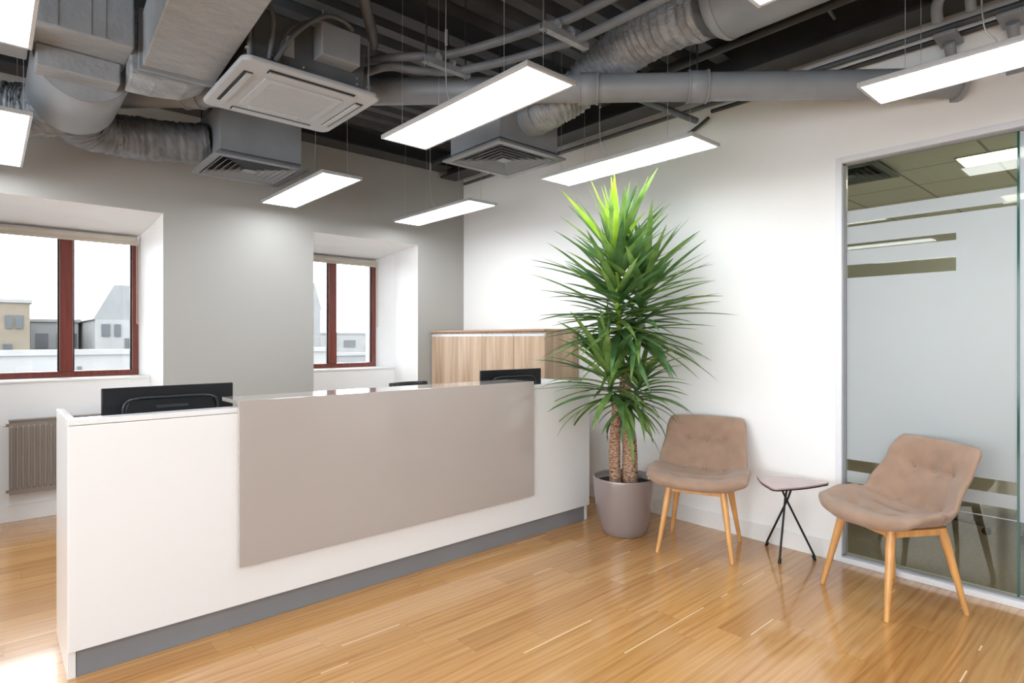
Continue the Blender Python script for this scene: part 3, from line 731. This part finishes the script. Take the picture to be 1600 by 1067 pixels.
# ------------------------------------------------------------------ pendant panel lights
PZ = 2.50
def make_pendant(label):
    t = thing('pendant_light', label, 'pendant light', group='slim rectangular pendant light panels hung from the ceiling')
    hx, hy = .150, .598
    mb = MB(); f_ = .014
    mb.box(-hx, hx, -hy, -hy + f_, 0, .022, bev=.002); mb.box(-hx, hx, hy - f_, hy, 0, .022, bev=.002)
    mb.box(-hx, -hx + f_, -hy + f_, hy - f_, 0, .022, bev=.002); mb.box(hx - f_, hx, -hy + f_, hy - f_, 0, .022, bev=.002)
    mb.box(-hx + f_, hx - f_, -hy + f_, hy - f_, .010, .020)
    mb.build('frame', M['panel_frame'], t)
    mb = MB(); mb.box(-hx + f_, hx - f_, -hy + f_, hy - f_, .002, .0095); mb.build('diffuser', M['panel_light'], t)
    top = ZC - PZ - .002
    for sy in (-.42, .42):
        for sx in (-.12, .12):
            mb = MB(); mb.tube([(sx, sy, .022), (sx * .98, sy, top)], .0012, 6); mb.build('suspension_wire', M['wire'], t)
    mb = MB(); mb.tube(spline([(0, .1, .022), (.02, .14, .10), (.0, .18, .22), (0, .18, top)], 5), .003, 6); mb.tube([(0, .18, .42), (0, .18, .50)], .008, 8); mb.build('power_cable', M['wire'], t)
    mb = MB(); mb.box(-.03, .03, .02, .12, .022, .04, bev=.003); mb.build('cable_box', M['panel_frame'], t)
    return t
pl = make_pendant('nearest large light panel, over the glossy taupe counter front')
pl.location = (1.795, 2.345, PZ)
spots = [(3.045, 2.345, 'light panel along the right wall above the yucca leaves'),
         (1.83, 4.395, 'light panel hanging in front of the wall between the two windows'),
         (3.055, 4.37, 'farthest light panel near the room corner above the small window'),
         (3.045, .33, 'light panel at the upper right above the office glass'),
         (.022, 4.41, 'light panel cut by the left edge, above the left window'),
         (-.02, 2.35, 'light panel cut by the top left corner in front of the grey ducts'),
         (1.80, .33, 'light panel at the top edge of which only a corner shows')]
for x, y, lab in spots:
    c_ = copy_tree(pl); c_.location = (x, y, PZ); c_['label'] = lab
for x, y in ((-.05, .33), (-1.8, 4.4), (-1.8, 2.35), (-1.8, .33), (-1.8, -1.7), (-.05, -1.7), (1.8, -1.7), (3.045, -1.7)):  # unseen extra panels, added to lift the overall light level
    c_ = copy_tree(pl); c_.location = (x, y, PZ); c_['label'] = 'added light panel out of view, raising the light level of the room'

# ------------------------------------------------------------------ ceiling services
# steel beams
def ibeam_y(xc, y0, y1, z0, z1, hw, label, nm='steel_beam'):
    mb = MB(); mb.box(xc - hw, xc + hw, y0, y1, z0, z0 + .018); mb.box(xc - .008, xc + .008, y0, y1, z0 + .018, z1 - .018); mb.box(xc - hw, xc + hw, y0, y1, z1 - .018, z1)
    return tag(mb.build(nm, M['beam']), label, 'beam')
ibeam_y(3.72, BY, WY - .01, 3.10, ZC - .001, .10, 'dark steel beam running under the ceiling along the white right wall')
mb = MB(); mb.prism([(WY - .23, 3.16), (WY - .01, 3.16), (WY - .01, 3.175), (WY - .11, 3.175), (WY - .11, ZC - .02), (WY - .01, ZC - .02), (WY - .01, ZC - .001), (WY - .23, ZC - .001), (WY - .23, ZC - .02), (WY - .13, ZC - .02), (WY - .13, 3.175), (WY - .23, 3.175)], -1.0, 3.61, axis='x')
tag(mb.build('steel_beam', M['beam']), 'dark steel beam under the ceiling above the window wall', 'beam')
for k, yy in enumerate((.95, 1.95, 2.92, 3.85)):
    mb = MB(); mb.prism([(yy - .05, 3.20), (yy + .05, 3.20), (yy + .05, 3.212), (yy + .006, 3.212), (yy + .006, ZC - .001), (yy - .006, ZC - .001), (yy - .006, 3.212), (yy - .05, 3.212)], -1.5, 3.61, axis='x')
    tag(mb.build('ceiling_joist', M['beam']), ['dark ceiling joist nearest the viewer, crossing at the top edge', 'dark ceiling joist passing above the ribbed flexible duct', 'dark ceiling joist above the near light panel and the pipe clamps', 'dark ceiling joist farthest back, behind the long grey pipe'][k], 'joist', 'dark joists under the ceiling deck')

# long grey round pipe crossing the room
pa = Vector((3.925, .752, 2.763)); pb = Vector((1.841, 3.10, 2.87)); dr = (pb - pa); pc = pa + dr * 1.66
t = thing('ventilation_pipe', 'long grey round pipe crossing under the ceiling to the right wall', 'pipe', tuple(pa))
def seg_pt(k): return dr * k
mb = MB(); mb.tube([seg_pt(k / 12 * 1.66) for k in range(13)], .078, 40); mb.build('pipe', M['duct'], t)
for k in (.44, .635, 1.42):
    u = dr.normalized(); p = seg_pt(k); mb = MB(); mb.tube([p - u * .055, p - u * .045, p + u * .045, p + u * .055], [.079, .087, .087, .079], 40)
    mb.tube([p - u * .056, p - u * .046], .092, 40); mb.tube([p + u * .046, p + u * .056], .092, 40); mb.build('collar', M['duct'], t)
for k in (.44, .9, 1.42):
    p = seg_pt(k); mb = MB(); mb.tube([p + Vector((0, 0, .084)), Vector((p.x, p.y, ZC - pa.z - .002))], .005, 8); mb.build('hanger_rod', M['dark_metal'], t)
mb = MB(); mb.tube([seg_pt(-.0) + Vector((0, 0, 0)), seg_pt(.008)], .098, 40); mb.build('wall_flange', M['duct'], t)

# diffuser with plenum + flexible duct + large round duct (right)
def diffuser(x0, x1, y0, y1, z, ztop, label):
    cx, cy = (x0 + x1) / 2, (y0 + y1) / 2; h = (x1 - x0 + y1 - y0) / 4
    t = thing('ceiling_diffuser', label, 'air diffuser', (cx, cy, z)); square_diffuser(t, h, 0, 6)
    mb = MB(); q = h - .04; mb.box(-q, q, -q, q, .0445, ztop - z, bev=.003); mb.build('plenum_box', M['duct'], t)
    mb = MB()
    for sx in (-1, 1):
        for sy in (-1, 1): mb.tube([(sx * (q - .02), sy * (q - .02), ztop - z), (sx * (q - .02), sy * (q - .02), ZC - z - .002)], .004, 6)
    mb.build('threaded_rods', M['dark_metal'], t)
    return t
d2 = diffuser(2.30, 2.89, 2.69, 3.28, 2.575, 2.93, 'square louvred air diffuser behind the near light panel, fed by a ribbed duct')
mb = MB(); mb.tube([(.0, -.255, .21), (.0, -.31, .21)], .112, 32); mb.tube([(.0, -.31, .21), (.0, -.318, .21), (.0, -.35, .215)], [.118, .118, .112], 32); mb.build('collar', M['duct'], d2)
d1 = diffuser(1.09, 1.71, 4.08, 4.70, 2.575, 2.93, 'square louvred air diffuser under the grey duct, above the left window wall')
def flex(path, r, label, nm='flexible_duct', ridges=60, mm='foil', squash=None, amp=.06, seed=1, taper=0.0):
    P = spline(path, 24); n = len(P); rg = random.Random(seed); mb = MB(); out = []; rad = []
    tot = n - 1
    for i in range(n):
        u = i / tot; ph = u * ridges; rad.append(r * (1 + taper * u) * (1 + amp * math.cos(2 * PI * ph) * 1.0 + rg.uniform(-.025, .025)))
    mb.tube(P, rad, 36, squash=squash)
    for v in mb.bm.verts: v.co += Vector((rg.uniform(-1, 1), rg.uniform(-1, 1), rg.uniform(-1, 1))) * r * .035
    return tag(mb.build(nm, M[mm]), label, 'duct')
flex([(2.595, 2.63, 2.79), (2.60, 2.52, 2.81), (2.69, 2.44, 2.885), (2.76, 2.29, 3.01), (2.78, 2.10, 3.075), (2.76, 1.85, 3.09), (2.725, 1.545, 3.06)], .108, 'silver ribbed flexible duct rising from the diffuser to the large round duct', ridges=34, taper=.35)
t = thing('round_duct', 'large smooth grey round duct at the top edge, right of center', 'duct', (2.72, 1.52, 3.06))
mb = MB(); mb.tube([(0, 0, 0), (0, -.01, 0), (0, -.04, 0), (0, -4.9, 0)], [.155, .17, .19, .19], 48); mb.build('duct_body', M['duct'], t)
for yy in (-.05, -1.2, -2.4):
    mb = MB(); mb.tube([(0, yy, 0), (0, yy - .02, 0)], .194, 48); mb.build('seam_ring', M['duct'], t)

# cassette air conditioner
AX0, AX1, AY0, AY1, AZ = .845, 1.535, 2.735, 3.415, 2.62
acx, acy = (AX0 + AX1) / 2, (AY0 + AY1) / 2; ah = .345
t = thing('air_conditioner', 'pale grey ceiling cassette air conditioner with four side slots', 'air conditioner', (acx, acy, AZ))
def rrect(h, r, n=6):
    P = []
    for cx, cy, a0 in ((h - r, h - r, 0), (-h + r, h - r, 90), (-h + r, -h + r, 180), (h - r, -h + r, 270)):
        for k in range(n + 1): a = R(a0 + 90 * k / n); P.append((cx + r * math.cos(a), cy + r * math.sin(a)))
    return P
mb = MB(); mb.prism(rrect(ah, .05), .006, .032, bev=.008); mb.build('fascia', M['ac_white'], t)
mb = MB(); mb.prism(rrect(.20, .012), -.001, .010, bev=.003); g = mb.build('intake_grille', M['ac_white'], t)
mb = MB()
for i in range(16): mb.box(-.165, .165, -.165 + i * .022, -.165 + i * .022 + .003, -.0025, .0)
mb.build('grille_bars', M['ac_white'], g)
for k in range(4):
    mx = Matrix.Rotation(PI / 2 * k, 4, 'Z')
    mb = MB(); mb.box(-.215, .215, .262, .302, .002, .008, mx=mx); sl = mb.build('outlet_slot', M['ac_slot'], t)
    mb = MB(); mb.box(-.21, .21, .272, .300, -.006, .001, bev=.002, mx=mx @ Matrix.Translation((0, -.012, .001))); mb.build('louvre', M['ac_white'], sl)
for x in (-.14, .12):
    mb = MB(); mb.tube([(x, .215, -.002), (x, .215, .006)], .007, 10); mb.build('clip', M['wire'], t)
mb = MB(); mb.box(-.285, .275, -.285, .255, .033, .285, bev=.006); mb.build('housing', M['duct_dark'], t)
mb = MB(); mb.box(.0, .20, -.385, -.287, .12, .275, bev=.004); mb.build('control_box', M['duct'], t)
mb = MB()
for x, z in ((-.2, .23), (-.2, .08), (-.05, .07), (-.1, .25), (.23, .10), (.23, .07)): mb.tube([(x, -.292, z), (x, -.285, z)], .005, 8)
mb.build('screws', M['wire'], t)
mb = MB(); mb.box(-.145, -.095, -.2872, -.2855, .10, .20); mb.build('rating_plate', M['panel_frame'], t)
for P_, r_ in (([(-.30, -.30, .04), (-.31, -.33, .2), (-.27, -.36, .30), (-.22, -.36, .22), (-.22, -.31, .05)], .011), ([(-.20, -.33, .04), (-.12, -.37, .18), (.0, -.40, .29), (.09, -.41, .30), (.16, -.38, .29)], .011), ([(-.18, -.30, .04), (-.14, -.34, .2), (-.02, -.38, .27), (.1, -.36, .285)], .008)):
    mb = MB(); mb.tube(spline(P_, 8), r_, 10); mb.build('hose', M['duct_dark'], t)
for x, y in ((-.31, -.30), (.30, -.28), (-.30, .28), (.30, .28)):
    mb = MB(); mb.tube([(x, y, .033), (x, y, ZC - AZ - .002)], .005, 8); mb.tube([(x, y, .07), (x, y, .078)], .014, 8); mb.build('hanger_rod', M['galv'], t)
mb = MB(); mb.tube(spline([(.276, -.05, .22), (.33, -.08, .23), (.36, -.12, .17), (.37, -.10, .12), (.34, -.04, .09), (.276, -.02, .08)], 8), .022, 14); mb.build('refrigerant_elbow', M['duct'], t)

# pipes and conduits
def pipe(name, path, r, mm, label, cat='pipe', n=8, group=None):
    mb = MB(); mb.tube(spline(path, n), r, 14); return tag(mb.build(name, M[mm]), label, cat, group)
pipe('insulated_pipe', [(1.475, 3.10, 2.90), (1.60, 2.90, 2.915), (1.72, 2.70, 2.90), (1.87, 2.55, 2.91), (2.05, 2.10, 2.93), (2.12, 1.6, 2.93), (2.12, -1.0, 2.93)], .022, 'pipe_ins', 'grey insulated pipe leaving the air conditioner, upper of the pair')
pipe('insulated_pipe', [(1.52, 3.02, 2.83), (1.63, 2.86, 2.87), (1.78, 2.74, 2.855), (1.95, 2.60, 2.86), (2.16, 2.15, 2.88), (2.22, 1.6, 2.88), (2.22, -1.0, 2.88)], .022, 'pipe_ins', 'grey insulated pipe leaving the air conditioner, lower of the pair')
pipe('drain_pipe', [(1.26, 2.50, 3.30), (1.33, 2.56, 3.05), (1.48, 2.74, 2.96), (1.54, 2.84, 2.95)], .028, 'duct_dark', 'dark pipe dropping from the ceiling behind the air conditioner')
pipe('sprinkler_pipe', [(2.9, 2.30, 2.93), (3.3, 2.27, 2.93), (3.76, 2.24, 2.93)], .022, 'duct_dark', 'dark stub pipe poking out under the long grey pipe')
pipe('cable_conduit', [(3.86, 2.20, 2.965), (3.88, 2.30, 2.93), (3.89, 2.45, 2.88)], .012, 'dark_metal', 'dark cable curling down beside the stub pipe at the wall', 'cable')
pipe('wall_conduit', [(3.90, -2.5, 3.02), (3.90, 1.0, 3.02), (3.90, 2.2, 3.02)], .014, 'dark_metal', 'lower dark conduit running along the top of the right wall', 'conduit', 3)
pipe('wall_conduit', [(3.90, -2.5, 3.075), (3.90, 1.0, 3.075), (3.90, 3.5, 3.075), (3.90, 5.15, 3.075)], .016, 'duct_dark', 'upper conduit running along the top of the right wall', 'conduit', 3)
pipe('ceiling_conduit', [(2.2, 1.15, 3.19), (3.2, 1.22, 3.18), (3.55, 1.25, 3.18)], .010, 'duct_dark', 'thin conduit under the deck beside the large round duct', 'conduit', 4)
pipe('ceiling_conduit', [(2.6, .6, 3.19), (3.3, .7, 3.18), (3.55, .7, 3.18)], .010, 'duct_dark', 'thin conduit under the deck at the upper right', 'conduit', 4)
pipe('fire_pipe', [(3.30, -2.5, 3.15), (3.30, 1.0, 3.13), (3.30, 3.0, 3.12), (3.30, 4.9, 3.12)], .024, 'beam', 'dark pipe running parallel to the right wall beneath the joists', 'pipe', 3)
def strut(x0, x1, y, z, label):
    t = thing('strut_channel', label, 'bracket', ((x0 + x1) / 2, y, z), group='steel strut channels carrying the pipes'); h = (x1 - x0) / 2
    mb = MB(); mb.box(-h, h, -.018, .018, 0, .004); mb.box(-h, h, -.018, -.014, .004, .034); mb.box(-h, h, .014, .018, .004, .034); mb.build('channel', M['galv'], t)
    for sx in (-h + .02, h - .02):
        mb = MB(); mb.tube([(sx, 0, -.02), (sx, 0, ZC - z - .002)], .005, 8); mb.build('threaded_rod', M['dark_metal'], t)
        mb = MB(); mb.tube([(sx, 0, -.012), (sx, 0, -.002)], .011, 6); mb.build('nut', M['galv'], t)
    for sx in (-h * .35, h * .25):
        mb = MB(); mb.tube([(sx - .008, 0, .052), (sx + .008, 0, .052)], .027, 16); mb.build('pipe_clamp', M['galv'], t)
strut(1.70, 2.00, 2.60, 2.83, 'steel strut channel hanging just left of the near light panel wires')
strut(1.96, 2.28, 1.98, 2.85, 'perforated steel strut channel hanging at the top center')
# cluster of pipes at upper right
for k, (y, lab) in enumerate(((.80, 'leftmost'), (.66, 'second'), (.52, 'third'), (.42, 'rightmost'))):
    pipe('drop_pipe', [(3.0, y - .25, 3.12), (3.45, y - .12, 3.12), (3.60, y - .02, 3.09), (3.68, y, 3.03)], .026 - .003 * k, 'duct', '%s of the four insulated pipes bending down at the upper right corner' % lab, 'pipe', 8, 'insulated pipes at the upper right')
for y, lab in ((.78, 'left of the two T-shaped grey brackets on the wall at the upper right'), (.52, 'right of the two T-shaped grey brackets on the wall at the upper right')):
    t = thing('wall_bracket', lab, 'bracket', (WX, y, 2.80), group='T-shaped brackets at the upper right')
    mb = MB(); mb.tube([(-.025, 0, -.03), (-.06, .0, .10), (-.12, 0, .16)], [.022, .024, .028], 14); mb.build('stem', M['duct'], t)
    mb = MB(); mb.box(-.22, -.04, -.05, .05, .165, .185, bev=.004); mb.build('plate', M['duct'], t)
    mb = MB(); mb.box(-.012, -.001, -.04, .04, -.06, .03, bev=.003); mb.build('wall_plate', M['duct'], t)

# left ducts
t = thing('rectangular_duct', 'wide rectangular foil-clad duct running toward the viewer at upper left', 'duct', (.56, 3.31, 2.70))
t.rotation_euler.z = R(-3)
mb = MB(); mb.box(0, .32, -5.0, 0, 0, .26, bev=.006); mb.build('duct_body', M['foil_box'], t)
mb = MB(); mb.box(-.018, .338, .0005, .025, -.02, .285, bev=.005); mb.build('end_flange', M['duct'], t)
mb = MB(); mb.prism([(-.05, .22), (.345, .22), (.345, .10), (.30, .02), (.20, -.035), (.06, -.05), (-.05, -.05)], .026, .27, axis='y', bev=.012); mb.build('transition_box', M['foil'], t)
mb = MB(); mb.tube([(.318, -.02, .0), (.345, -.02, -.005)], .01, 8); mb.build('bolt', M['wire'], t)
t = thing('branch_duct', 'pale foil-clad box duct joining the rectangular duct at upper left', 'duct', (.33, 3.26, 2.75))
mb = MB(); mb.box(-.19, .19, 0, .34, 0, .24, bev=.01); mb.build('upper_box', M['foil_box'], t)
mb = MB(); mb.box(-.165, .165, .215, .345, -.108, -.001, bev=.008); mb.build('lower_box', M['foil_box'], t)
for x in (-.10, 0.02, .075):
    mb = MB(); mb.box(x, x + .004, -.003, -.0002, .01, .23); mb.build('seam_strip', M['duct'], t)
mb = MB(); mb.box(-.95, -.192, .06, .33, -.06, .03, bev=.008); mb.build('side_duct', M['duct'], t)
t = thing('round_elbow_duct', 'short wide round duct section with a flat pale end cap at upper left', 'duct', (.365, 3.61, 2.77))
mb = MB(); mb.tube([(0, 0, 0), (0, .03, 0), (0, .56, -.01), (-.0, .60, -.01)], [.205, .21, .21, .20], 56); mb.build('duct_body', M['duct'], t)
mb = MB(); mb.tube([(0, -.003, 0), (0, -.0002, 0)], .198, 56); mb.build('end_cap', M['foil_box'], t)
flex([(.36, 4.22, 2.72), (.42, 4.40, 2.69), (.60, 4.48, 2.68), (.85, 4.46, 2.69), (1.128, 4.42, 2.72)], .16, 'dark wrinkled foil duct leading to the diffuser left of the air conditioner', ridges=3, amp=.03, seed=4, mm='foil_dark', squash=.8)
flex([(.30, 4.22, 2.72), (.22, 4.36, 2.70), (.0, 4.44, 2.70), (-.6, 4.5, 2.72)], .14, 'wrinkled flexible duct curving off to the left behind the round duct', ridges=22, amp=.04, seed=9)

# ------------------------------------------------------------------ outside: city roofs
M['brick'] = mat('tan_facade', (0.11, 0.092, 0.070, 1), 0.9, var=0.1, var_scale=2)
M['pale_f'] = mat('pale_facade', (0.155, 0.155, 0.155, 1), 0.9, var=0.1, var_scale=1)
M['grey_roof'] = mat('grey_metal_roof', (0.11, 0.112, 0.115, 1), 0.7, var=0.1, var_scale=1)
M['dark_win'] = mat('dark_window', (0.03, 0.035, 0.04, 1), 0.3, var=0.1)
def building(x0, x1, y0, y1, z1, mm, label, wins=(), name='building', roof=None, z0=-9):
    t = thing(name, label, 'building', ((x0 + x1) / 2, y0, z0)); ox, oy, oz = t.location
    mb = MB(); mb.box(x0 - ox, x1 - ox, 0, y1 - y0, 0, z1 - z0); mb.build('walls', M[mm], t)
    if roof:
        mb = MB(); hx = (x1 - x0) / 2; i_ = roof[1]
        mb.prism([(-hx - .1, z1 - oz), (hx + .1, z1 - oz), (hx - i_, z1 - oz + roof[0]), (-hx + i_, z1 - oz + roof[0])], .0, y1 - y0, axis='y'); mb.build('roof', M['grey_roof'], t)
    else:
        mb = MB(); mb.box(x0 - ox - .1, x1 - ox + .1, -.1, y1 - y0 + .1, z1 - oz, z1 - oz + .18); mb.build('parapet', M['pale_f'], t)
    for wx, wz, ww, wh in wins:
        mb = MB(); mb.box(wx - ox, wx + ww - ox, -.06, -.01, wz - oz, wz + wh - oz); mb.build('window', M['dark_win'], t)
    return t
building(-6, 1.68, 40, 48, 3.25, 'brick', 'tan brick building outside the left window, left of its red mullion', [(.7, 1.9, .3, .7), (1.1, 1.9, .3, .7), (-.4, 1.9, .3, .7), (.6, .3, .35, .8)])
building(4.5, 9.0, 40, 50, 2.45, 'pale_f', 'pale building with sloped grey roof outside the left window', [(4.8, 1.5, .4, .7), (5.4, 1.5, .3, .7), (5.9, .5, .25, .9), (6.5, 1.4, .5, .9), (7.5, 1.4, .5, .9)], roof=(2.0, .9))
building(1.95, 4.3, 46, 54, 2.4, 'pale_f', 'low flat-roofed building between the tan one and the sloped roof', [(2.2, .8, .6, .9), (3.2, .6, .5, 1.1), (3.9, .8, .3, .9)])
building(-4, 12, 26, 27, .80, 'pale_f', 'long white parapet wall outside the left window, in front of the houses', [(2.4, .2, .12, .18)], name='parapet_wall')
building(22, 40, 62, 72, 1.9, 'pale_f', 'distant low pale roofs seen through the small window', [(30, .4, 1.4, .8), (33, .6, 1.4, .7), (36, .2, 2.0, .9)])
building(16.5, 17.6, 40, 44, 3.4, 'grey_roof', 'slim grey roof turret seen at the left of the small window', [(16.7, 1.6, .3, .9)], roof=(1.9, .45))
building(14, 34, 38, 39, .2, 'grey_roof', 'near flat grey rooftop ledge seen low through the small window', [], name='rooftop')
mb = MB(); mb.box(-120, 160, OY + .5, 300, -9.2, -9.0); o = mb.build('street_ground', M['pale_f']); struct(o)
